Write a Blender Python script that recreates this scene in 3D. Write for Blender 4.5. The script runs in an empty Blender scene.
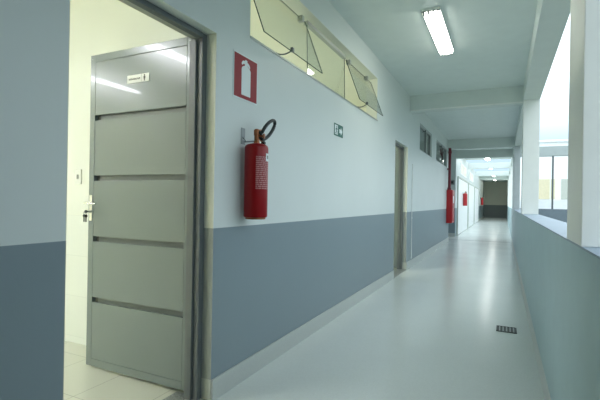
import bpy, bmesh, math, random
from mathutils import Vector, Matrix
random.seed(7)
SC = bpy.context.scene
COL = SC.collection
PI = math.pi

# ------------------------------------------------------------------ materials
def nodes(name):
    m = bpy.data.materials.new(name); m.use_nodes = True
    nt = m.node_tree
    return m, nt, nt.nodes['Principled BSDF']

def link(nt, a, b): nt.links.new(a, b)

def simple(name, col, rough=.5, metal=0., var=.04, scale=6., bump=0., bscale=60., spec=.5, coat=0.):
    m, nt, b = nodes(name)
    b.inputs['Roughness'].default_value = rough
    b.inputs['Metallic'].default_value = metal
    b.inputs['Specular IOR Level'].default_value = spec
    b.inputs['Coat Weight'].default_value = coat
    g = nt.nodes.new('ShaderNodeNewGeometry')
    n = nt.nodes.new('ShaderNodeTexNoise'); n.inputs['Scale'].default_value = scale
    n.inputs['Detail'].default_value = 4
    link(nt, g.outputs['Position'], n.inputs['Vector'])
    r = nt.nodes.new('ShaderNodeValToRGB')
    r.color_ramp.elements[0].position = .3; r.color_ramp.elements[1].position = .7
    r.color_ramp.elements[0].color = tuple(c*(1-var) for c in col)+(1,)
    r.color_ramp.elements[1].color = tuple(min(1, c*(1+var)) for c in col)+(1,)
    link(nt, n.outputs['Fac'], r.inputs['Fac']); link(nt, r.outputs['Color'], b.inputs['Base Color'])
    if bump:
        n2 = nt.nodes.new('ShaderNodeTexNoise'); n2.inputs['Scale'].default_value = bscale
        link(nt, g.outputs['Position'], n2.inputs['Vector'])
        bp = nt.nodes.new('ShaderNodeBump'); bp.inputs['Strength'].default_value = bump
        bp.inputs['Distance'].default_value = .01
        link(nt, n2.outputs['Fac'], bp.inputs['Height']); link(nt, bp.outputs['Normal'], b.inputs['Normal'])
    return m

def twotone(name, top, low, zsplit, rough=.4, rough_low=.35, bump=.04, skirt=None):
    """wall paint: a light upper coat over a grey enamel dado"""
    m, nt, b = nodes(name)
    g = nt.nodes.new('ShaderNodeNewGeometry')
    sx = nt.nodes.new('ShaderNodeSeparateXYZ'); link(nt, g.outputs['Position'], sx.inputs['Vector'])
    c = nt.nodes.new('ShaderNodeMath'); c.operation = 'GREATER_THAN'; c.inputs[1].default_value = zsplit
    link(nt, sx.outputs['Z'], c.inputs[0])
    n = nt.nodes.new('ShaderNodeTexNoise'); n.inputs['Scale'].default_value = 1.7; n.inputs['Detail'].default_value = 5
    link(nt, g.outputs['Position'], n.inputs['Vector'])
    mx = nt.nodes.new('ShaderNodeMix'); mx.data_type = 'RGBA'
    mx.inputs['A'].default_value = low+(1,); mx.inputs['B'].default_value = top+(1,)
    link(nt, c.outputs[0], mx.inputs['Factor'])
    hs = nt.nodes.new('ShaderNodeHueSaturation')
    mr = nt.nodes.new('ShaderNodeMapRange'); mr.inputs['To Min'].default_value = .96; mr.inputs['To Max'].default_value = 1.04
    link(nt, n.outputs['Fac'], mr.inputs['Value']); link(nt, mr.outputs['Result'], hs.inputs['Value'])
    link(nt, mx.outputs['Result'], hs.inputs['Color'])
    out = hs.outputs['Color']
    if skirt:
        k = nt.nodes.new('ShaderNodeMath'); k.operation = 'LESS_THAN'; k.inputs[1].default_value = skirt[1]
        link(nt, sx.outputs['Z'], k.inputs[0])
        m2 = nt.nodes.new('ShaderNodeMix'); m2.data_type = 'RGBA'
        link(nt, k.outputs[0], m2.inputs['Factor']); link(nt, out, m2.inputs['A'])
        m2.inputs['B'].default_value = skirt[0]+(1,); out = m2.outputs['Result']
    link(nt, out, b.inputs['Base Color'])
    rr = nt.nodes.new('ShaderNodeMapRange'); rr.inputs['To Min'].default_value = rough_low; rr.inputs['To Max'].default_value = rough
    link(nt, c.outputs[0], rr.inputs['Value']); link(nt, rr.outputs['Result'], b.inputs['Roughness'])
    n2 = nt.nodes.new('ShaderNodeTexNoise'); n2.inputs['Scale'].default_value = 45
    link(nt, g.outputs['Position'], n2.inputs['Vector'])
    bp = nt.nodes.new('ShaderNodeBump'); bp.inputs['Strength'].default_value = bump; bp.inputs['Distance'].default_value = .01
    link(nt, n2.outputs['Fac'], bp.inputs['Height']); link(nt, bp.outputs['Normal'], b.inputs['Normal'])
    return m

def terrazzo(name, base, rough):
    m, nt, b = nodes(name)
    g = nt.nodes.new('ShaderNodeNewGeometry')
    v = nt.nodes.new('ShaderNodeTexVoronoi'); v.inputs['Scale'].default_value = 120
    n = nt.nodes.new('ShaderNodeTexNoise'); n.inputs['Scale'].default_value = 1.3; n.inputs['Detail'].default_value = 6
    for t in (v, n): link(nt, g.outputs['Position'], t.inputs['Vector'])
    bw = nt.nodes.new('ShaderNodeRGBToBW'); link(nt, v.outputs['Color'], bw.inputs['Color'])
    a = nt.nodes.new('ShaderNodeMapRange'); a.inputs['To Min'].default_value = .96; a.inputs['To Max'].default_value = 1.03
    link(nt, bw.outputs['Val'], a.inputs['Value'])
    c = nt.nodes.new('ShaderNodeMapRange'); c.inputs['To Min'].default_value = .95; c.inputs['To Max'].default_value = 1.05
    link(nt, n.outputs['Fac'], c.inputs['Value'])
    mu = nt.nodes.new('ShaderNodeMath'); mu.operation = 'MULTIPLY'
    link(nt, a.outputs['Result'], mu.inputs[0]); link(nt, c.outputs['Result'], mu.inputs[1])
    hs = nt.nodes.new('ShaderNodeHueSaturation'); hs.inputs['Color'].default_value = base+(1,)
    link(nt, mu.outputs[0], hs.inputs['Value']); link(nt, hs.outputs['Color'], b.inputs['Base Color'])
    r = nt.nodes.new('ShaderNodeMapRange'); r.inputs['To Min'].default_value = rough*.9; r.inputs['To Max'].default_value = rough*1.1
    link(nt, n.outputs['Fac'], r.inputs['Value']); link(nt, r.outputs['Result'], b.inputs['Roughness'])
    n3 = nt.nodes.new('ShaderNodeTexNoise'); n3.inputs['Scale'].default_value = 5; n3.inputs['Detail'].default_value = 2
    link(nt, g.outputs['Position'], n3.inputs['Vector'])
    bp = nt.nodes.new('ShaderNodeBump'); bp.inputs['Strength'].default_value = .012; bp.inputs['Distance'].default_value = .02
    link(nt, n3.outputs['Fac'], bp.inputs['Height']); link(nt, bp.outputs['Normal'], b.inputs['Normal'])
    return m

def tiles(name, col, grout, w, h, rough, axes='XY', zmax=None, upper=None, off=(0, 0)):
    m, nt, b = nodes(name)
    g = nt.nodes.new('ShaderNodeNewGeometry')
    sx = nt.nodes.new('ShaderNodeSeparateXYZ'); link(nt, g.outputs['Position'], sx.inputs['Vector'])
    cb = nt.nodes.new('ShaderNodeCombineXYZ')
    link(nt, sx.outputs[axes[0]], cb.inputs['X']); link(nt, sx.outputs[axes[1]], cb.inputs['Y'])
    mp = nt.nodes.new('ShaderNodeMapping'); mp.inputs['Location'].default_value = (off[0], off[1], 0)
    link(nt, cb.outputs[0], mp.inputs['Vector'])
    t = nt.nodes.new('ShaderNodeTexBrick'); t.offset = 0; t.inputs['Scale'].default_value = 1
    t.inputs['Brick Width'].default_value = w; t.inputs['Row Height'].default_value = h
    t.inputs['Mortar Size'].default_value = .0025; t.inputs['Mortar Smooth'].default_value = .3
    t.inputs['Color1'].default_value = col+(1,); t.inputs['Color2'].default_value = tuple(c*.97 for c in col)+(1,)
    t.inputs['Mortar'].default_value = grout+(1,)
    link(nt, mp.outputs[0], t.inputs['Vector'])
    out = t.outputs['Color']
    if zmax:
        c = nt.nodes.new('ShaderNodeMath'); c.operation = 'GREATER_THAN'; c.inputs[1].default_value = zmax
        link(nt, sx.outputs['Z'], c.inputs[0])
        mx = nt.nodes.new('ShaderNodeMix'); mx.data_type = 'RGBA'
        link(nt, c.outputs[0], mx.inputs['Factor']); link(nt, out, mx.inputs['A'])
        mx.inputs['B'].default_value = upper+(1,); out = mx.outputs['Result']
    link(nt, out, b.inputs['Base Color'])
    b.inputs['Roughness'].default_value = rough
    return m

def glass(name, tint, ior=1.5):
    m = bpy.data.materials.new(name); m.use_nodes = True
    nt = m.node_tree; nt.nodes.clear()
    o = nt.nodes.new('ShaderNodeOutputMaterial')
    t = nt.nodes.new('ShaderNodeBsdfTransparent'); t.inputs['Color'].default_value = tint+(1,)
    g = nt.nodes.new('ShaderNodeBsdfGlossy'); g.inputs['Roughness'].default_value = .03
    lw = nt.nodes.new('ShaderNodeLayerWeight'); lw.inputs['Blend'].default_value = .5
    pw = nt.nodes.new('ShaderNodeMath'); pw.operation = 'POWER'; pw.inputs[1].default_value = 5
    link(nt, lw.outputs['Facing'], pw.inputs[0])
    f = nt.nodes.new('ShaderNodeMath'); f.operation = 'MULTIPLY_ADD'; f.inputs[1].default_value = .9; f.inputs[2].default_value = .04
    link(nt, pw.outputs[0], f.inputs[0])
    x = nt.nodes.new('ShaderNodeMixShader')
    link(nt, f.outputs[0], x.inputs[0]); link(nt, t.outputs[0], x.inputs[1]); link(nt, g.outputs[0], x.inputs[2])
    link(nt, x.outputs[0], o.inputs['Surface'])
    return m

def emit(name, col, s):
    m = bpy.data.materials.new(name); m.use_nodes = True
    nt = m.node_tree; nt.nodes.clear()
    o = nt.nodes.new('ShaderNodeOutputMaterial'); e = nt.nodes.new('ShaderNodeEmission')
    e.inputs['Color'].default_value = col+(1,); e.inputs['Strength'].default_value = s
    link(nt, e.outputs[0], o.inputs['Surface'])
    return m

UP = (.64, .695, .68); LOW = (.21, .27, .298)
M = dict(
    wall=twotone('corridor_wall_paint', UP, LOW, 1.027, .42, .4),
    reveal=twotone('reveal_paint', (.74, .76, .66), (.33, .36, .34), 1.027, .5, .5, skirt=((.50, .53, .48), .13)),
    parapet=simple('parapet_grey_enamel', (.39, .53, .56), .42, var=.03, bump=.05, bscale=40),
    ledge=simple('ledge_pale_paint', (.30, .38, .46), .5),
    endwall=twotone('end_wall_paint', (.72, .72, .62), (.23, .27, .27), 1.1, .6, .5),
    ceil=simple('ceiling_paint', (.72, .79, .77), .6, var=.02, bump=.05, bscale=30),
    beam=simple('beam_paint', (.66, .72, .69), .55, var=.02),
    pillar=simple('pillar_paint', (.84, .86, .82), .5, var=.02, bump=.05, bscale=40),
    floor=terrazzo('polished_terrazzo', (.57, .62, .605), .22),
    base=terrazzo('terrazzo_skirting', (.46, .50, .48), .35),
    joint=simple('joint_sealant', (.10, .11, .11), .7),
    roomwall=tiles('room_wall_tile', (.79, .84, .80), (.70, .75, .72), .33, .33, .25, 'XZ', 1.05, (.80, .84, .79), off=(0, -.06)),
    cream=simple('cream_room_paint', (.86, .845, .70), .6, var=.02),
    roomfloor=tiles('room_floor_tile', (.60, .62, .53), (.36, .37, .32), .45, .45, .22, 'XY', off=(.05, .12)),
    granite=simple('grey_granite', (.20, .22, .21), .35, var=.45, scale=90),
    steel=simple('grey_door_enamel', (.175, .215, .215), .23, var=.02, scale=3, bump=.06, bscale=5, coat=.15),
    steeldark=simple('grey_frame_enamel', (.115, .135, .14), .35, var=.03),
    chrome=simple('satin_chrome', (.75, .77, .77), .22, 1.),
    zinc=simple('zinc_steel', (.30, .33, .33), .4, .6),
    brass=simple('brass', (.33, .13, .06), .4, .8),
    greypillar=simple('grey_pillar', (.50, .54, .54), .5),  # darker grey than the other pillars
    winggrey=simple('wing_beam_paint', (.42, .47, .46), .6),
    wingdado=simple('wing_parapet_paint', (.17, .215, .25), .6),
    web=simple('shaded_web_grey', (.12, .145, .145), .4),  # recess shade of the door slots, painted as a darker grey
    rebate=simple('room_lit_rebate', (.42, .43, .38), .4),  # pale tone imitates cream room light reflected on the frame
    red=simple('fire_red_enamel', (.26, .004, .007), .35, var=.03, spec=.28),
    pipered=simple('pipe_red_enamel', (.17, .008, .02), .4),
    cabred=simple('cabinet_red_enamel', (.45, .015, .02), .38),
    signred=simple('sign_red', (.29, .008, .018), .5, spec=.3),
    white=simple('white_plastic', (.82, .84, .82), .35, var=.01),
    signwhite=simple('sign_white', (.74, .80, .80), .4, var=.01),
    green=simple('sign_green', (.015, .12, .085), .4),
    black=simple('black_rubber', (.012, .018, .017), .45),
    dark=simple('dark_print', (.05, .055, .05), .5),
    pink=simple('pale_print', (.46, .19, .19), .45, var=.3, scale=300),
    greyplastic=simple('grey_plastic', (.22, .24, .24), .5),
    grate=simple('cast_iron', (.07, .08, .08), .5, .3, bump=.2),
    glass=glass('pane_glass', (.97, .985, .965)),
    glassdim=glass('pane_glass_grey', (.86, .90, .87)),
    glassedge=simple('glass_edge', (.035, .07, .055), .2),
    alu=simple('grey_aluminium', (.40, .43, .41), .4, .7),
    tube=emit('tube_glow', (1., 1., .90), 19.),
    fartube=emit('far_tube_glow', (.98, 1., .96), 20.),
    roomtube=emit('room_tube_glow', (.98, 1., 1.06), 70.),
    classtube=emit('classroom_tube_glow', (1., .99, .86), 75.),
    bright=simple('white_gloss_panel', (.93, .94, .93), .35, var=.01),
    ground=simple('courtyard_grass', (.20, .22, .18), .9, var=.15, scale=1.5),
    outcream=simple('far_wall_cream', (.76, .69, .48), .8),
    outwhite=simple('far_wall_white', (.93, .94, .94), .7),
    outgrey=simple('far_shutter_grey', (.55, .58, .52), .7),
    roof=simple('roof_sheet', (.5, .52, .52), .6),
)

# ------------------------------------------------------------------ mesh helpers
class MB:
    def __init__(s): s.bm = bmesh.new()
    def box(s, x0, x1, y0, y1, z0, z1, bev=0):
        r = bmesh.ops.create_cube(s.bm, size=1)
        vs = r['verts']
        bmesh.ops.scale(s.bm, vec=(abs(x1-x0), abs(y1-y0), abs(z1-z0)), verts=vs)
        bmesh.ops.translate(s.bm, vec=((x0+x1)/2, (y0+y1)/2, (z0+z1)/2), verts=vs)
        if bev:
            es = list({e for v in vs for e in v.link_edges})
            bmesh.ops.bevel(s.bm, geom=es, offset=bev, segments=2, affect='EDGES', profile=.6)
        return s
    def cyl(s, p0, p1, r0, r1=None, n=20, caps=True):
        p0 = Vector(p0); p1 = Vector(p1); d = p1-p0
        q = d.to_track_quat('Z', 'Y').to_matrix().to_4x4()
        bmesh.ops.create_cone(s.bm, cap_ends=caps, segments=n, radius1=r0, radius2=r0 if r1 is None else r1,
                              depth=d.length, matrix=Matrix.Translation((p0+p1)/2) @ q)
        return s
    def lathe(s, prof, c, n=28):
        """profile of (radius, z) turned about the vertical through c"""
        rings = []
        for r, z in prof:
            rings.append([s.bm.verts.new((c[0]+r*math.cos(2*PI*k/n), c[1]+r*math.sin(2*PI*k/n), c[2]+z)) for k in range(n)])
        for a, b in zip(rings, rings[1:]):
            for k in range(n):
                s.bm.faces.new((a[k], a[(k+1) % n], b[(k+1) % n], b[k]))
        s.bm.faces.new(list(reversed(rings[0]))); s.bm.faces.new(rings[-1])
        return s
    def tube(s, pts, r, n=10, closed=False):
        pts = [Vector(p) for p in pts]; rings = []; N = len(pts)
        up = Vector((.31, .17, .93)).normalized()
        for i, p in enumerate(pts):
            a = pts[(i-1) % N] if closed or i > 0 else p
            b = pts[(i+1) % N] if closed or i < N-1 else p
            t = (b-a).normalized()
            u = t.cross(up)
            if u.length < 1e-4: u = t.cross(Vector((1, 0, 0)))
            u.normalize(); w = t.cross(u)
            rr = r[i] if isinstance(r, (list, tuple)) else r
            rings.append([s.bm.verts.new(p+rr*(math.cos(2*PI*k/n)*u+math.sin(2*PI*k/n)*w)) for k in range(n)])
        seq = list(zip(rings, rings[1:]))+([(rings[-1], rings[0])] if closed else [])
        for a, b in seq:
            for k in range(n): s.bm.faces.new((a[k], a[(k+1) % n], b[(k+1) % n], b[k]))
        if not closed: s.bm.faces.new(list(reversed(rings[0]))); s.bm.faces.new(rings[-1])
        return s
    def prism(s, poly, f, d):
        """poly: 2-D outline; f maps (u, v) to a point; d: extrusion vector"""
        d = Vector(d)
        a = [s.bm.verts.new(Vector(f(u, v))) for u, v in poly]
        b = [s.bm.verts.new(Vector(f(u, v))+d) for u, v in poly]
        s.bm.faces.new(a); s.bm.faces.new(list(reversed(b)))
        n = len(poly)
        for k in range(n): s.bm.faces.new((a[k], b[k], b[(k+1) % n], a[(k+1) % n]))
        return s
    def build(s, name, mat, parent=None, smooth=False, loc=None):
        bmesh.ops.recalc_face_normals(s.bm, faces=s.bm.faces)
        me = bpy.data.meshes.new(name); s.bm.to_mesh(me); s.bm.free()
        for m_ in (mat if isinstance(mat, list) else [mat]): me.materials.append(m_)
        o = bpy.data.objects.new(name, me); COL.objects.link(o)
        if smooth:
            for p in me.polygons: p.use_smooth = True
            try: me.set_sharp_from_angle(angle=math.radians(35))
            except Exception: pass
        if parent:
            o.parent = parent
            base = Vector((0, 0, 0)); q = parent
            while q: base += Vector(q.location); q = q.parent
            me.transform(Matrix.Translation(-base))
        return o

def tag(o, label, cat, group=None):
    o['label'] = label; o['category'] = cat
    if group: o['group'] = group
    return o
def thing(name, loc, label, cat, group=None):
    o = bpy.data.objects.new(name, None); COL.objects.link(o); o.location = loc; o.empty_display_size = .1
    return tag(o, label, cat, group)
def struct(o): o['kind'] = 'structure'; return o
def sempty(name, loc):
    o = bpy.data.objects.new(name, None); COL.objects.link(o); o.location = loc; return struct(o)
def sbox(name, mat, *b, bev=0): return struct(MB().box(*b, bev=bev).build(name, mat))
def copy_tree(o, parent=None):
    c = o.copy(); COL.objects.link(c)
    if parent: c.parent = parent
    for ch in list(o.children): copy_tree(ch, c)
    return c

WX, WI = -1.545, -1.695          # corridor face and room face of the left wall
RX, RO = .268, .50               # inner and outer face of the parapet
CZ = 3.13                        # ceiling
D1a, D1b, DH = 1.083, 2.02, 2.185
D2a, D2b = 6.60, 7.565
TZ0, TZ1 = 2.30, 2.86            # transom
TY0, TY1 = 2.38, 5.52
YN, YX = -6.0, 13.9              # near end, end of first wing
Y2, YE = 15.9, 40.5              # second block

# ------------------------------------------------------------------ room shell
w = MB()
w.box(WI, WX, YN, D1a, 0, CZ)
w.box(WI, WX, D1a, D1b, DH, CZ)
w.box(WI, WX, D1b, TY0, 0, CZ)
w.box(WI, WX, TY0, TY1, 0, TZ0); w.box(WI, WX, TY0, TY1, TZ1, CZ)
w.box(WI, WX, TY1, D2a, 0, CZ); w.box(WI, WX, D2a, D2b, DH, CZ)
W4a, W4b, W5a, W5b, WZ0, WZ1 = 8.72, 10.3, 11.05, 13.3, 2.27, 2.82
w.box(WI, WX, D2b, W4a, 0, CZ)
for a, b in ((W4a, W4b), (W5a, W5b)):
    w.box(WI, WX, a, b, 0, WZ0); w.box(WI, WX, a, b, WZ1, CZ)
w.box(WI, WX, W4b, W5a, 0, CZ); w.box(WI, WX, W5b, YX, 0, CZ)
struct(w.build('wall_left', M['wall']))

# lining of the door reveals (cream over grey)
for i, (a, b) in enumerate(((D1a, D1b), (D2a, D2b))):
    t = MB()
    t.box(WI+.002, WX-.0005, b-.004, b, 0, DH); t.box(WI+.002, WX-.0005, a, a+.004, 0, DH)
    struct(t.build('trim_%d' % (1+i), M['reveal']))

struct(MB().box(-8, RO, YN, YE+.2, -.2, 0).build('floor', M['floor']))
cl = MB()
edges = [YN-.2, 16.3, 18.5, 20.1, 23.6, 25.2, 30.3, YE+.2]       # roof gaps added so sky light brightens the second block
for q in range(0, 8, 2): cl.box(-8, RO, edges[q], edges[q+1], CZ, CZ+.18)
cl.box(-8, WX-.15, 16.4, 30.2, CZ+.001, CZ+.179)
struct(cl.build('ceiling', M['ceil']))
struct(MB().box(WI, RO, YN-.15, YN, 0, CZ).build('wall_back', M['wall']))

b = MB()
BH, BT = .13, .012
for a, c in ((YN, D1a), (D1b, D2a), (D2b, YX)): b.box(WX, WX+BT, a, c, 0, BH, bev=.003)
struct(b.build('baseboard_left', M['base']))
struct(MB().prism([(0, 0), (-.022, 0), (-.018, .012), (-.006, .05), (0, .055)], lambda u, v: (RX+u, YN, v), (0, Y2-YN, 0)).build('baseboard_right', M['base']))

# parapet with a pale painted top, pillars and edge beam
struct(MB().box(RX, RO, YN, Y2, 0, 1.035).build('wall_right', M['parapet']))
sbox('trim_3', M['ledge'], RX, RO+.01, YN, Y2, 1.035, 1.043)
struct(MB().box(RX, RO, YN, .7, 1.043, 2.872).build('wall_right_light_block', M['wall']))  # unseen wall added to keep sky light off the near corridor
for y in (1.90, 7.62):
    struct(MB().box(RX-.001, RO, y, y+.40 if y < 7 else y+.3, 1.043, 2.872, bev=.004).build('pillar', M['pillar']))
struct(MB().box(RX-.001, .415, 13.5, 13.75, 1.043, 2.872, bev=.004).build('pillar', M['greypillar']))
struct(MB().box(RX-.001, RO, YN, Y2, 2.872, CZ).build('edge_beam', M['beam']))
for y in (1.98, 7.70, 13.5):
    struct(MB().box(WX, RX-.001, y, y+.2, 2.845, CZ).build('cross_beam', M['beam']))

# rooms behind the left wall
PY = 2.30
struct(MB().box(-6.6, WI, PY, PY+.08, 0, CZ).build('wall_washroom_north', M['roomwall']))
struct(MB().box(-6.6, -6.5, -1.6, PY, 0, CZ).build('wall_washroom_west', M['cream']))
struct(MB().box(-6.6, WI, -1.7, -1.6, 0, CZ).build('wall_washroom_south', M['cream']))
struct(MB().box(-6.5, WI, -1.6, PY, 0, .006).build('floor_washroom', M['roomfloor']))
struct(MB().box(-6.5, WI, -1.6, PY, 3.05, CZ).build('ceiling_washroom', M['cream']))
struct(MB().box(WI-.004, WI, -1.6, D1a-.06, 0, 3.0).build('wall_washroom_east', M['cream']))
struct(MB().box(-6.6, -6.5, PY+.08, 8.2, 0, 1.0).box(-6.6, -6.5, PY+.08, 8.2, 2.75, CZ).box(-6.6, -6.5, PY+.08, 3.0, 1.0, 2.75).box(-6.6, -6.5, 7.4, 8.2, 1.0, 2.75).box(-6.6, -6.5, 5.1, 5.3, 1.0, 2.75).build('wall_classroom_west', M['cream']))
struct(MB().box(-6.6, WI, 8.1, 8.2, 0, CZ).build('wall_classroom_north', M['cream']))
struct(MB().box(-6.5, WI, PY+.08, PY+.09, 0, CZ).build('wall_classroom_south', M['cream']))
struct(MB().box(-6.5, WI, PY+.09, 8.1, 3.08, CZ).build('ceiling_classroom', M['cream']))
struct(MB().box(-6.6, -6.5, 8.2, YX, 0, 1.2).box(-6.6, -6.5, 8.2, YX, 2.6, CZ).box(-6.6, -6.5, 8.2, 9.4, 1.2, 2.6).box(-6.6, -6.5, 12.8, YX, 1.2, 2.6).build('wall_storeroom_west', M['wall']))
struct(MB().box(-6.6, WX, YX-.12, YX-.001, 0, CZ).build('wall_storeroom_north', M['wall']))
# granite threshold
for i, (a, c) in enumerate(((D1a, D1b), (D2a, D2b))):
    struct(MB().box(WI-.105, WX+.004, a+.005, c-.005, .0, .010, bev=.003).build('trim_%d' % (4+i), M['granite']))

# side passage and second block
struct(MB().box(-6.6, -6.5, YX, Y2+.25, 0, CZ).build('wall_passage', M['wall']))
struct(MB().box(-6.5, WX, Y2, Y2+.25, 0, CZ).build('wall_left_pilaster', M['wall']))
struct(MB().box(WX, .42, Y2, Y2+.25, 2.80, 3.09).build('portal_lintel', M['beam']))
struct(MB().box(.42, 14, Y2, Y2+.25, 2.80, 3.09).build('wing_lintel', M['winggrey']))
struct(MB().box(RX, .42, Y2, Y2+.25, 0, 2.80).build('portal_pillar', M['greypillar']))
struct(MB().box(-1.9, .2, 14.64, 14.70, 0, .0015).build('trim_6', M['joint']))
struct(MB().box(WI, WX, Y2+.25, YE, 0, CZ).build('wall_left_block', M['wall']))
bb = MB(); bb.box(WX, WX+BT, 30.5, YE, 0, BH); bb.box(-1.80, WX, Y2-.012, Y2, 0, BH)
struct(bb.build('baseboard_block', M['base']))
struct(MB().box(WX, RO, YE, YE+.2, 0, CZ).build('wall_end', M['endwall']))
struct(MB().box(RX, RO, Y2+.25, 32.5, 0, 1.035).build('wall_right_block', M['parapet']))
struct(MB().box(RX, RO, 32.5, YE, 0, CZ).build('wall_right_end', M['wall']))
struct(MB().box(RX, RO, Y2+.25, 32.5, 2.95, CZ).build('edge_beam_block', M['beam']))
for y in (21.6, 27.3, 32.2):
    struct(MB().box(RX, RO, y, y+.3, 1.035, 2.95).build('pillar', M['pillar']))
    struct(MB().box(WX, RX, y, y+.2, 2.86, CZ).build('cross_beam', M['beam']))
# white door panels along the second block
for i, (a, c) in enumerate(((16.55, 21.2), (21.7, 25.9), (26.4, 30.4))):
    d = sempty('door_%d' % (3+i), (WX, (a+c)/2, 0))
    m_ = MB(); k = 3; st = (c-a)/k
    for q in range(k): m_.box(WX+.002, WX+.03, a+q*st+.02, a+(q+1)*st-.02, .02, 2.14, bev=.006)
    m_.build('door_panel', M['bright'], d)
    MB().box(WX, WX+.045, a-.06, a, 0, 2.2).box(WX, WX+.045, c, c+.06, 0, 2.2).box(WX, WX+.045, a, c, 2.15, 2.2).build('door_frame', M['outgrey'], d)
for i, (a, c) in enumerate(((17.5, 20.5), (22.4, 25.2))):
    f = sempty('window_%d' % (6+i), (WX, (a+c)/2, 2.35))
    MB().box(WX, WX+.02, a, c, 2.35, 2.39).box(WX, WX+.02, a, c, 2.76, 2.80).box(WX, WX+.02, a, a+.04, 2.39, 2.76).box(WX, WX+.02, c-.04, c, 2.39, 2.76).box(WX, WX+.02, (a+c)/2-.02, (a+c)/2+.02, 2.39, 2.76).build('window_frame', M['bright'], f)
    MB().box(WX+.002, WX+.008, a+.04, c-.04, 2.39, 2.76).build('pane', M['cream'], f)  # opaque cream imitates the glow behind the glass

# ------------------------------------------------------------------ the wing across the courtyard end
struct(MB().box(.42, 14, Y2, Y2+.2, -.2, 1.06).build('wall_wing', M['wingdado']))
struct(MB().box(RO, 14, Y2, Y2+.25, 3.09, 3.11).build('roof_wing', M['winggrey']))
struct(MB().box(RO, 14, Y2+.2, 18.4, -.2, 0).build('floor_wing', M['floor']))
struct(MB().box(RO, 14, 18.2, 18.35, 0, 1.36).build('wall_wing_back', M['outwhite']))
for k in range(7):
    x = 1.44+k*1.75
    struct(MB().box(x-.025, x+.025, Y2+.07, Y2+.13, 1.06, 2.80).build('wing_post', M['steeldark']))
struct(MB().box(RO, 60, -40, 70, -.25, -.2).build('ground', M['ground']))
h = thing('outbuilding', (8, 45, -.2), 'distant white outbuilding with cream and grey panels seen through the far openings', 'building')
K = 45/30
MB().box(1.2, 24, 45, 54, -.2, 7.0).build('wall', M['outwhite'], h)
for (x0, x1, mm) in ((1.75, 2.55, 'outcream'), (2.62, 2.82, 'outcream'), (3.15, 4.2, 'outgrey'), (4.6, 5.6, 'outcream'), (6.2, 7.4, 'outgrey'), (8.2, 9.3, 'outcream')):
    MB().box(x0*K, x1*K, 44.95, 45, 1.72, 3.57).build('panel', M[mm], h)
MB().box(.9, 24.3, 44.8, 54.2, 7.0, 7.2).build('roof', M['outwhite'], h)

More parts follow.
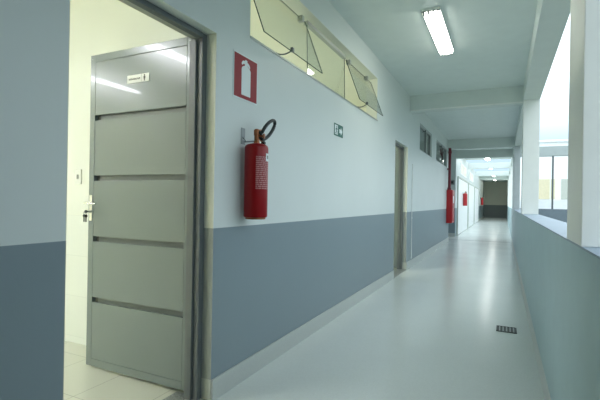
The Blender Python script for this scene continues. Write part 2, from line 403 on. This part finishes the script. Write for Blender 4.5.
# ------------------------------------------------------------------ steel doors standing open
def steel_door(n, a, b, sign):
    """frame in the opening (a..b) and a leaf swung 90 degrees into the room about the far jamb"""
    fr = MB()
    fx0, fx1 = -1.695, -1.612
    fr.box(fx0, fx1, b-.046, b-.004, 0, DH-.004, bev=.003)
    fr.box(fx0, fx1, a+.004, a+.046, 0, DH-.004, bev=.003)
    fr.box(-1.655, fx1, a+.046, b-.046, DH-.030, DH, bev=.003)
    fr.box(fx0, fx0+.045, b-.062, b-.046, 0, DH-.046)
    hd = MB().box(-1.70, -1.655, a+.046, b-.046, DH-.026, DH, bev=.002)
    struct(hd.build('trim_%d' % (10+n), M['rebate']))
    struct(fr.build('trim_%d' % (6+n), M['steeldark']))
    yf = b-.018                                   # visible face of the leaf
    x0, x1 = -2.615, -1.703                       # free edge, hinge edge
    z0, z1 = .03, 2.19
    T = .04
    d = sempty('door_%d' % n, (x1, yf+T/2, z0))
    lf = MB()
    st = .05
    lf.box(x0, x0+st, yf, yf+T, z0, z1, bev=.003); lf.box(x1-st, x1, yf, yf+T, z0, z1, bev=.003)
    lf.box(x0+st, x1-st, yf, yf+T, z1-st, z1, bev=.003); lf.box(x0+st, x1-st, yf, yf+T, z0, z0+st, bev=.003)
    lf.box(x0+st-.002, x1-st+.002, yf+T-.006, yf+T, z0+st-.002, z1-st+.002)     # back skin
    lf.build('leaf_frame', M['steel'], d)
    MB().box(x0+st+.034, x1-st, yf+.022, yf+.026, z0+st, z1-st).build('shaded_web', M['web'], d)     # darker than the leaf: slot shade between the panels put into the colour
    MB().box(x0+st, x0+st+.034, yf+.030, yf+.034, z0+st, z1-st).build('shaded_web', M['dark'], d)  # near-black backing stands in for shade at the slot ends
    gr = [z0+st-.0135, .49, .912, 1.332, 1.752, z1-st+.0135]
    for k in range(5):
        lo, hi = gr[k]+(.018 if k else .015), gr[k+1]-(.018 if k < 4 else .015)
        p = MB()
        # pressed sheet: face slightly proud, with a folded lower lip towards the slot
        p.box(x0+st+.0015, x1-st-.0015, yf+.001, yf+.016, lo, hi, bev=.0015)
        p.build('panel', M['steel'], d)
    for z in (.28, 1.12, 1.93):
        MB().cyl((x1+.012, yf+.004, z-.045), (x1+.012, yf+.004, z+.045), .011, n=12).build('hinge', M['steeldark'], d, True)
    if sign:
        s = MB().box(-2.255, -2.062, yf-.0035, yf+.001, 1.955, 2.008, bev=.001).build('door_sign', M['white'], d)
        L = MB(); x = -2.238
        for k, wd in enumerate((.010, .009, .011, .009, .010, .006, .010, .010)):
            L.box(x, x+.0032, yf-.0045, yf-.0035, 1.974, 1.986)
            if k != 5:
                L.box(x, x+wd, yf-.0045, yf-.0035, 1.983 if k % 2 else 1.979, 1.986 if k % 2 else 1.982)
                L.box(x+wd-.003, x+wd, yf-.0045, yf-.0035, 1.974, 1.984)
            x += wd+.0035
        L.build('lettering', M['dark'], s)
        I = MB().cyl((-2.100, yf-.0045, 1.9965), (-2.100, yf-.0035, 1.9965), .0055, n=14)
        I.prism([(-.008, .989-1), (.008, .989-1), (.0065, -.028), (.004, -.028), (.004, -.041), (-.004, -.041), (-.004, -.028), (-.0065, -.028)],
                lambda u, v: (-2.100+u, yf-.0045, 2.001+v), (0, .001, 0))
        I.build('pictogram', M['dark'], s)
        MB().box(-2.128, -2.1265, yf-.0042, yf-.0035, 1.956, 2.007).build('divider', M['greyplastic'], s)
        c = MB()
        for px, pz in ((x1-.022, z1-.025), (x1-.03, z1-.025), (x0+.02, z1-.03)): c.cyl((px, yf-.002, pz), (px, yf, pz), .004, n=10)
        c.build('rivet', M['zinc'], d)
    # handle
    hp = MB().box(x0+.012, x0+.040, yf-.004, yf, 1.035, 1.215, bev=.002).build('handle_plate', M['chrome'], d)
    hx = x0+.026
    MB().tube([(hx, yf-.003, 1.158), (hx, yf-.045, 1.158), (hx+.004, yf-.054, 1.158), (hx+.014, yf-.058, 1.158), (hx+.06, yf-.058, 1.157), (hx+.115, yf-.056, 1.155)],
              [.011, .010, .010, .0095, .009, .008], n=12).build('lever', M['chrome'], hp, True)
    MB().cyl((hx, yf-.007, 1.10), (hx, yf-.004, 1.10), .009, n=16).build('lock_cylinder', M['zinc'], hp, True)
    return hx, yf
hx, yf = steel_door(1, D1a, D1b, True)
steel_door(2, D2a, D2b, False)
k = thing('key_ring', (hx, yf-.012, 1.10), 'small metal keys hanging from the lock of the open grey door', 'keys')
MB().box(hx-.0012, hx+.0012, yf-.034, yf-.0075, 1.094, 1.106).cyl((hx-.0012, yf-.040, 1.10), (hx+.0012, yf-.040, 1.10), .012, n=16).build('key', M['zinc'], k)
MB().tube([(hx+.0, yf-.045+.014*math.sin(t), 1.086+.014*math.cos(t)) for t in [2*PI*q/16 for q in range(16)]], .0012, 6, True).build('ring', M['zinc'], k)
MB().box(hx-.004, hx-.002, yf-.055, yf-.047, 1.03, 1.075).cyl((hx-.004, yf-.05, 1.072), (hx-.002, yf-.05, 1.072), .011, n=16).build('key', M['zinc'], k)
MB().box(hx+.002, hx+.004, yf-.044, yf-.036, 1.028, 1.07).cyl((hx+.002, yf-.04, 1.07), (hx+.004, yf-.04, 1.07), .011, n=16).build('key', M['dark'], k)

# light switch on the room wall
s = thing('light_switch', (-3.127, PY, 1.365), 'white light switch plate on the cream wall behind the open door', 'light switch')
MB().box(-3.165, -3.090, PY-.009, PY, 1.305, 1.425, bev=.003).build('plate', M['white'], s)
MB().box(-3.137, -3.118, PY-.014, PY-.009, 1.347, 1.383, bev=.002).build('rocker', M['greyplastic'], s)

# ------------------------------------------------------------------ transom windows
hz, hxp = TZ1-.065, -1.625
def clip(parent, y, x=hxp, z=hz):
    MB().box(x-.018, x+.03, y-.022, y+.022, z-.028, z+.022, bev=.004).cyl((x+.006, y-.028, z+.006), (x+.006, y+.028, z+.006), .011, n=12).build('hinge_clip', M['alu'], parent)
def pane(parent, y0, y1, xb, zb, gl='glass'):
    """pane hung from the top edge, its foot at (xb, zb)"""
    t = Vector((hxp, 0, hz)); f = Vector((xb, 0, zb)); dv = (f-t); nrm = Vector((-dv.z, 0, dv.x)).normalized()*.008
    m_ = MB(); v = []
    for y in (y0, y1):
        for p in (t, f, f+nrm, t+nrm): v.append(m_.bm.verts.new((p.x, y, p.z)))
    fs = [(0, 1, 5, 4), (1, 2, 6, 5), (2, 3, 7, 6), (3, 0, 4, 7), (0, 3, 2, 1), (4, 5, 6, 7)]
    for q, idx in enumerate(fs):
        fc = m_.bm.faces.new([v[j] for j in idx])
        fc.material_index = 0 if q in (0, 2) else 1
    return m_.build('pane', [M[gl], M['glassedge']], parent)
def arm(parent, y, xb, zb):
    p0 = Vector((WX-.02, y-.02, TZ0+.012)); p1 = Vector((xb+.012, y, zb+.01))
    pts = []
    for q in range(9):
        t = q/8; p = p0.lerp(p1, t); p.z -= .018*math.sin(PI*t)
        pts.append(p)
    MB().tube(pts, .0055, 8).box(p1.x-.014, p1.x+.008, y-.014, y+.014, p1.z-.014, p1.z+.018, bev=.003).box(p0.x-.02, p0.x+.01, p0.y-.02, p0.y+.02, TZ0, TZ0+.016, bev=.003).build('stay_arm', M['steeldark'], parent)
w1 = sempty('window_1', (hxp, 2.88, hz)); pane(w1, 2.395, 3.395, -1.45, 2.318)
clip(w1, 2.62); clip(w1, 3.30); arm(w1, 2.80, -1.45, 2.318)
w2 = sempty('window_2', (hxp, 3.93, hz)); pane(w2, 3.43, 4.42, hxp+.013, TZ0+.012)
MB().box(hxp-.02, hxp+.02, 3.42, 4.43, hz-.004, hz+.03, bev=.003).build('head_rail', M['alu'], w2)
MB().box(hxp-.015, hxp+.022, 3.425, 3.455, TZ0, TZ0+.035, bev=.004).build('floor_clip', M['chrome'], w2)
w3 = sempty('window_3', (hxp, 5.0, hz)); pane(w3, 4.47, 5.47, -1.455, 2.335)
clip(w3, 4.56); clip(w3, 5.24); arm(w3, 4.74, -1.455, 2.335)
struct(MB().box(WI-.003, WX+.006, TY0, TY1+.03, TZ0-.012, TZ0).build('trim_9', M['alu']))
lin = MB().box(WI+.002, WX-.001, TY1-.004, TY1, TZ0, TZ1).box(WI+.002, WX-.001, TY0, TY1-.004, TZ1-.004, TZ1)
struct(lin.build('trim_13', M['reveal']))

for i, (a, c, openx) in enumerate(((W4a, W4b, 0), (W5a, W5b, .05))):
    f = sempty('window_%d' % (4+i), (-1.6, (a+c)/2, WZ0))
    fr = MB()
    X0, X1 = -1.625, -1.575; e = .05
    fr.box(X0, X1, a, c, WZ0, WZ0+.035); fr.box(X0, X1, a, c, WZ1-.04, WZ1)
    fr.box(X0, X1, a, a+e, WZ0+.035, WZ1-.04); fr.box(X0, X1, c-e, c, WZ0+.035, WZ1-.04)
    mid = (a+c)/2 + .2
    fr.box(X0, X1, mid-e/2, mid+e/2, WZ0+.035, WZ1-.04)
    fr.build('window_frame', M['alu'], f)
    hz, hxp = WZ1-.05, -1.60
    pane(f, a+e, mid-e/2, -1.60+openx, WZ0+.04, 'glassdim')
    pane(f, mid+e/2, c-e, -1.601, WZ0+.04, 'glassdim')
    MB().box(-1.59, -1.56, a+.10, a+.14, WZ1-.06, WZ1-.02).build('hinge_clip', M['steeldark'], f)
    MB().box(-1.59, -1.56, mid-.2, mid-.16, WZ1-.06, WZ1-.02).build('hinge_clip', M['steeldark'], f)
    if openx: MB().box(-1.50, -1.47, a+.2, a+.26, WZ0+.03, WZ0+.09, bev=.006).build('latch', M['chrome'], f)

# ------------------------------------------------------------------ signs on the left wall
def onwall(y0, z0, x): return lambda u, v: (x, y0+u, z0+v)
s = thing('extinguisher_sign', (WX, 2.333, 1.85), 'red square sign with a white extinguisher silhouette above the wall extinguisher', 'sign')
MB().box(WX, WX+.003, 2.19, 2.477, 1.852, 2.147, bev=.0008).build('backing', M['signwhite'], s)
MB().box(WX+.003, WX+.0042, 2.199, 2.468, 1.861, 2.138).build('red_field', M['signred'], s)
sil = [(-.053, .018), (.053, .018), (.053, .185)]
sil += [(.053*math.cos(t), .185+.028*math.sin(t)) for t in [PI*q/14 for q in range(1, 5)]]
sil += [(.016, .216), (.016, .222), (.028, .213), (.046, .206), (.044, .222), (.030, .236), (.012, .241), (.012, .252), (-.010, .254), (-.016, .244), (-.034, .243), (-.050, .232), (-.054, .216), (-.044, .212), (-.034, .222), (-.016, .224), (-.016, .214)]
sil += [(-.053*math.cos(t), .185+.028*math.sin(t)) for t in [PI*q/14 for q in range(4, 0, -1)]]
sil += [(-.053, .185)]
MB().prism(sil, onwall(2.333, 1.866, WX+.0042), (.001, 0, 0)).build('pictogram', M['signwhite'], s)

s = thing('exit_sign', (WX, 4.07, 1.87), 'small green and white escape route sign on the wall below the transom', 'sign')
MB().box(WX, WX+.003, 3.945, 4.20, 1.868, 1.992, bev=.0008).build('plate', M['green'], s)
MB().box(WX+.003, WX+.004, 3.962, 4.045, 1.882, 1.978).build('white_field', M['signwhite'], s)
man = MB().cyl((WX+.004, 4.012, 1.962), (WX+.005, 4.012, 1.962), .009, n=12)
man.prism([(-.012, .070), (.010, .074), (.026, .058), (.022, .052), (.008, .060), (.004, .046), (.018, .030), (.014, .008), (.006, .008), (.008, .028), (-.006, .038), (-.016, .012), (-.034, .012), (-.034, .018), (-.021, .020), (-.010, .046), (-.008, .062), (-.020, .056), (-.022, .044), (-.028, .046), (-.026, .060)],
          onwall(4.008, 1.878, WX+.004), (.001, 0, 0))
man.build('pictogram', M['green'], s)
MB().prism([(-.045, -.02), (.0, -.02), (.0, -.042), (.045, 0), (.0, .042), (.0, .02), (-.045, .02)], onwall(4.135, 1.928, WX+.003), (.001, 0, 0)).build('arrow', M['signwhite'], s)

# ------------------------------------------------------------------ near extinguisher
ex, ey, ez, er = -1.452, 2.335, 1.085, .077
t = thing('fire_extinguisher', (ex, ey, ez), 'large red fire extinguisher with black hose hung on the near wall', 'fire extinguisher')
prof = [(.060, 0), (er-.003, .004), (er, .012), (er, .452), (er-.004, .464), (er-.014, .473), (.04, .480), (.024, .484)]
MB().lathe(prof, (ex, ey, ez), 36).build('cylinder', M['red'], t, True)
MB().lathe([(.062, -.010), (.066, -.008), (.066, .003), (.062, .004)], (ex, ey, ez), 30).build('foot_ring', M['brass'], t, True)
vl = MB().lathe([(.020, 0), (.020, .012), (.016, .016), (.016, .05), (.019, .052), (.019, .085), (.012, .092)], (ex, ey, ez+.484), 18).build('valve', M['brass'], t, True)
MB().cyl((ex, ey, ez+.535), (ex+.045, ey+.01, ez+.530), .008, n=12).cyl((ex+.045, ey+.01, ez+.530), (ex+.052, ey+.0115, ez+.530), .017, n=20).build('gauge', M['brass'], vl, True)
MB().prism([(0, 0), (.085, .016), (.088, .024), (0, .012)], lambda u, v: (ex-.009, ey+u-.012, ez+.560+v), (.018, 0, 0)).prism([(0, 0), (.075, -.028), (.078, -.020), (0, .010)], lambda u, v: (ex-.009, ey+u-.005, ez+.530+v), (.018, 0, 0)).build('lever', M['brass'], vl)
MB().cyl((ex+.012, ey+.055, ez+.488), (ex+.012, ey+.075, ez+.495), .013, n=12).build('knob', M['black'], vl, True)
# hose loop standing up and out to the right
hp = []
c0 = Vector((ex+.03, ey+.095, ez+.585)); ax = Vector((.0, .088, .062)); bx = Vector((.012, -.026, .036))
for q in range(25):
    a = PI+.42 + (2*PI-.84)*q/24
    hp.append(c0+ax*math.cos(a)+bx*math.sin(a))
hp = [Vector((ex+.012, ey+.012, ez+.528))]+hp+[Vector((ex+.012, ey+.006, ez+.560))]
MB().tube(hp, .0115, 12).build('hose', M['black'], t, True)
# printed label wrapped round the front
def wrap(a0, a1, z0, z1, r):
    m_ = MB(); n = 10
    g = [[m_.bm.verts.new((ex+rr*math.cos(a0+(a1-a0)*q/n), ey+rr*math.sin(a0+(a1-a0)*q/n), ez+z)) for q in range(n+1)] for rr, z in ((r, z0), (r, z1), (er-.001, z1), (er-.001, z0))]
    for k_ in range(4):
        A, B = g[k_], g[(k_+1) % 4]
        for q in range(n): m_.bm.faces.new((A[q], A[q+1], B[q+1], B[q]))
    return m_
lb = MB()
rnd = random.Random(3)
for row in range(17):
    z = .185+row*.0125
    a = math.radians(-60)
    while a < math.radians(28):
        da = math.radians(rnd.uniform(8, 20))
        p = wrap(a, min(a+da, math.radians(30)), z, z+.0085, er+.0006)
        me = bpy.data.meshes.new('tmp'); p.bm.to_mesh(me); p.bm.free(); lb.bm.from_mesh(me); bpy.data.meshes.remove(me)
        a += da+math.radians(2.5)
lb.build('printed_text', M['pink'], t)
wrap(math.radians(-6), math.radians(30), .365, .415, er+.001).build('inspection_label', M['signwhite'], t)
wrap(math.radians(4), math.radians(16), .38, .402, er+.0016).build('seal', M['dark'], t)
k = thing('wall_bracket', (WX, 2.33, ez+.49), 'zinc wall bracket carrying the near extinguisher', 'bracket')
MB().box(WX, WX+.003, ey-.045, ey+.0, ez+.478, ez+.585, bev=.001).build('back_plate', M['zinc'], k)
MB().box(WX+.003, ex-.012, ey-.012, ey-.006, ez+.492, ez+.500).prism([(0, .03), (.03, 0), (.035, 0), (.004, .035)], lambda u, v: (WX+.002+u, ey-.030, ez+.49+v), (0, .003, 0)).build('hook_arm', M['zinc'], k)

# far extinguishers
def far_ext(y, label, wx):
    t = thing('fire_extinguisher', (WX+.125, y, 1.10), label, 'fire extinguisher')
    MB().lathe([(.075, 0), (.085, .01), (.085, .46), (.07, .50), (.03, .52)], (WX+.125, y, 1.10), 20).build('cylinder', M['cabred'], t, True)
    MB().lathe([(.02, 0), (.02, .05), (.012, .07)], (WX+.125, y, 1.62), 12).build('valve', M['brass'], t, True)
    MB().tube([(WX+.125, y, 1.65), (WX+.16, y+.06, 1.68), (WX+.17, y+.1, 1.62), (WX+.17, y+.09, 1.4)], .012, 8).build('hose', M['black'], t, True)
    b_ = thing('wall_bracket', (WX+.03, y, 1.6), 'bracket behind the ' + label[:label.index(' on')], 'bracket')
    MB().box(wx, WX+.04, y-.03, y+.03, 1.55, 1.66).build('back_plate', M['zinc'], b_)
    MB().box(WX+.04, WX+.112, y-.006, y+.006, 1.625, 1.635).build('hook_arm', M['zinc'], b_)
far_ext(18.5, 'small red extinguisher just past the portal on a bright white panel', WX+.0305)
far_ext(33.7, 'smallest most distant red extinguisher on the wall near the dark corridor end', WX)

# ------------------------------------------------------------------ hose cabinet and riser
c = thing('fire_hose_cabinet', (WX, 13.55, .62), 'red fire hose cabinet at the end of the left wall under the riser', 'cabinet')
MB().box(WX+.0002, WX+.16, 13.28, 13.84, .60, 1.60, bev=.008).build('body', M['cabred'], c)
dr = MB().box(WX+.16, WX+.175, 13.29, 13.83, .615, 1.585, bev=.006).build('door', M['cabred'], c)
MB().box(WX+.175, WX+.178, 13.42, 13.66, 1.2, 1.42).build('glazing', M['outwhite'], dr)
MB().box(WX+.175, WX+.19, 13.33, 13.36, 1.05, 1.13, bev=.004).build('latch', M['zinc'], dr)
p = thing('riser_pipe', (WX+.05, 13.36, 1.6), 'dark red vertical fire riser pipe from the hose cabinet to the ceiling', 'pipe')
MB().cyl((WX+.07, 13.36, 1.60), (WX+.07, 13.36, 2.86), .042, n=16).build('pipe', M['pipered'], p, True)
MB().cyl((WX+.07, 13.36, 1.60), (WX+.07, 13.36, 1.66), .056, n=16).build('coupling', M['pipered'], p, True)
MB().cyl((WX+.07, 13.36, 2.70), (WX+.07, 13.36, 2.76), .056, n=16).build('coupling', M['pipered'], p, True)
MB().box(WX, WX+.04, 13.34, 13.38, 2.2, 2.25).build('pipe_clamp', M['pipered'], p)
k = thing('call_point_box', (-1.66, Y2, 1.9), 'small dark grey box on the white pilaster beside the riser pipe', 'alarm box')
MB().box(-1.74, -1.58, Y2-.06, Y2, 1.86, 2.02, bev=.01).build('housing', M['greyplastic'], k)
MB().box(-1.70, -1.62, Y2-.066, Y2-.06, 1.90, 1.98).build('front_cover', M['dark'], k)
k = thing('cable_conduit', (WX, 8.0, .13), 'thin white vertical conduit on the wall beyond the second grey door', 'conduit')
MB().cyl((WX+.008, 7.97, .15), (WX+.008, 7.97, 1.92), .007, n=10).build('tube', M['white'], k, True)
for z in (.9, 1.6): MB().box(WX, WX+.018, 7.955, 7.985, z, z+.02).build('clip', M['white'], k)

struct(MB().box(WX+.01, RX-.01, 7.70-.012, 7.70, 2.850, 2.868, bev=.002).build('trim_14', M['white']))

# ------------------------------------------------------------------ floor drain grille
g = thing('floor_grille', (.045, 4.48, 0), 'small dark slotted grille set in the polished floor', 'floor drain')
MB().box(-.045, .130, 4.385, 4.575, -.02, .0015).build('recess', M['black'], g)
fr = MB().box(-.045, .130, 4.385, 4.397, .0015, .006).box(-.045, .130, 4.563, 4.575, .0015, .006).box(-.045, -.035, 4.397, 4.563, .0015, .006).box(.120, .130, 4.397, 4.563, .0015, .006)
fr.build('rim', M['grate'], g)
br = MB()
for q in range(5): br.box(-.035+.013+q*.030, -.035+.013+q*.030+.012, 4.397, 4.563, .0015, .005)
br.build('bars', M['zinc'], g)

# ------------------------------------------------------------------ ceiling lights
def batten(x, y0, y1, z, label, tube='tube', wd=.2):
    t = thing('ceiling_light', (x, (y0+y1)/2, z), label, 'ceiling light', 'batten ceiling lights')
    h = MB().box(x-wd/2, x+wd/2, y0, y1, z-.025, z, bev=.004)
    h.build('housing', M['white'], t)
    # bowed white diffuser over the tubes
    n = 10
    pr = [(-wd/2*.94+wd*.94*q/n, -.030*math.sin(PI*q/n)**.6 if 0 < q < n else 0) for q in range(n+1)]
    MB().prism(pr, lambda u, v: (x+u, y0+.02, z-.025+v), (0, y1-y0-.04, 0)).build('diffuser', M[tube], t, True)
    for yy in (y0, y1-.03):
        e = MB()
        e.box(x-wd/2, x+wd/2, yy, yy+.03, z-.03, z-.025)
        for q in range(4):
            e.box(x-wd/2+wd*(q+.5)/4-.008, x-wd/2+wd*(q+.5)/4+.008, yy, yy+.03, z-.062, z-.03)
        e.build('end_cap', M['greyplastic'], t)
    return t
batten(-.675, 4.29, 5.58, CZ, 'lit white batten on the ceiling of the near corridor above the polished floor', wd=.18)
l2 = batten(-.64, 18.6, 19.95, CZ, 'bright batten light on the ceiling just past the portal', 'fartube')
l3 = copy_tree(l2); l3.location.y = 24.4; tag(l3, 'added batten light brightening the ceiling deep in the far corridor', 'ceiling light', 'batten ceiling lights')  # extra lamp added to brighten the second block
l4 = copy_tree(l2); l4.location.y = 31.1; tag(l4, 'added distant batten light before the dark corridor end', 'ceiling light', 'batten ceiling lights')  # another lamp added for brightness in the second block
l5 = copy_tree(l2); l5.location.y = 33.6; tag(l5, 'added batten light hidden behind the last cross beam to brighten the end wall', 'ceiling light', 'batten ceiling lights')  # unseen lamp added to light the end wall
batten(-3.8, -.7, .6, 3.05, 'batten light inside the cream room nearest the open door', 'roomtube')
batten(-5.7, -1.3, 0, 3.05, 'batten light at the far side of the cream room behind the open door', 'roomtube')
batten(-.64, 36, 37.3, CZ, 'added batten light brightening the dark corridor end', 'tube')  # lamp added to lift the dark end wall
batten(-4.0, 4.6, 5.9, 3.08, 'batten light inside the cream classroom seen past the transom', 'classtube')
batten(-4.0, 2.8, 4.1, 3.08, 'batten light inside the classroom nearest its south wall', 'classtube')

# ------------------------------------------------------------------ sky
wd = bpy.data.worlds.new('overcast_sky'); SC.world = wd; wd.use_nodes = True
nt = wd.node_tree; bg = nt.nodes['Background']
tc = nt.nodes.new('ShaderNodeTexCoord'); sx = nt.nodes.new('ShaderNodeSeparateXYZ')
link(nt, tc.outputs['Generated'], sx.inputs['Vector'])
r = nt.nodes.new('ShaderNodeValToRGB')
r.color_ramp.elements[0].position = .12; r.color_ramp.elements[0].color = (.27, .365, .43, 1)
r.color_ramp.elements[1].position = .30; r.color_ramp.elements[1].color = (.885, 1, 1.075, 1)
link(nt, sx.outputs['Z'], r.inputs['Fac']); link(nt, r.outputs['Color'], bg.inputs['Color'])
bg.inputs['Strength'].default_value = 2.45

# ------------------------------------------------------------------ camera
cam = bpy.data.cameras.new('camera'); co = bpy.data.objects.new('camera', cam); COL.objects.link(co)
F = 420.; th = math.atan(203.5/F); ro = .0165; pt = .65/F
cam.sensor_width = 36; cam.lens = 36*F/600; cam.clip_start = .02; cam.clip_end = 300
c_, s_ = math.cos(th), math.sin(th)
right = Vector((c_, s_, 0)); fwd0 = Vector((-s_, c_, 0)); up0 = Vector((0, 0, 1))
fwd = (fwd0+up0*pt).normalized(); up1 = (up0-fwd0*pt).normalized()
up = up1*math.cos(ro)-right*math.sin(ro); rt = right*math.cos(ro)+up1*math.sin(ro)
m = Matrix((rt, up, -fwd)).transposed().to_4x4(); m.translation = (0, 0, 1.2)
co.matrix_world = m
SC.camera = co

SC.view_settings.view_transform = 'Standard'
SC.view_settings.look = 'None'
SC.view_settings.exposure = 0
SC.view_settings.gamma = 1
SC.view_settings.use_curve_mapping = False
SC.cycles.max_bounces = 12
SC.cycles.diffuse_bounces = 8
SC.cycles.sample_clamp_indirect = 6
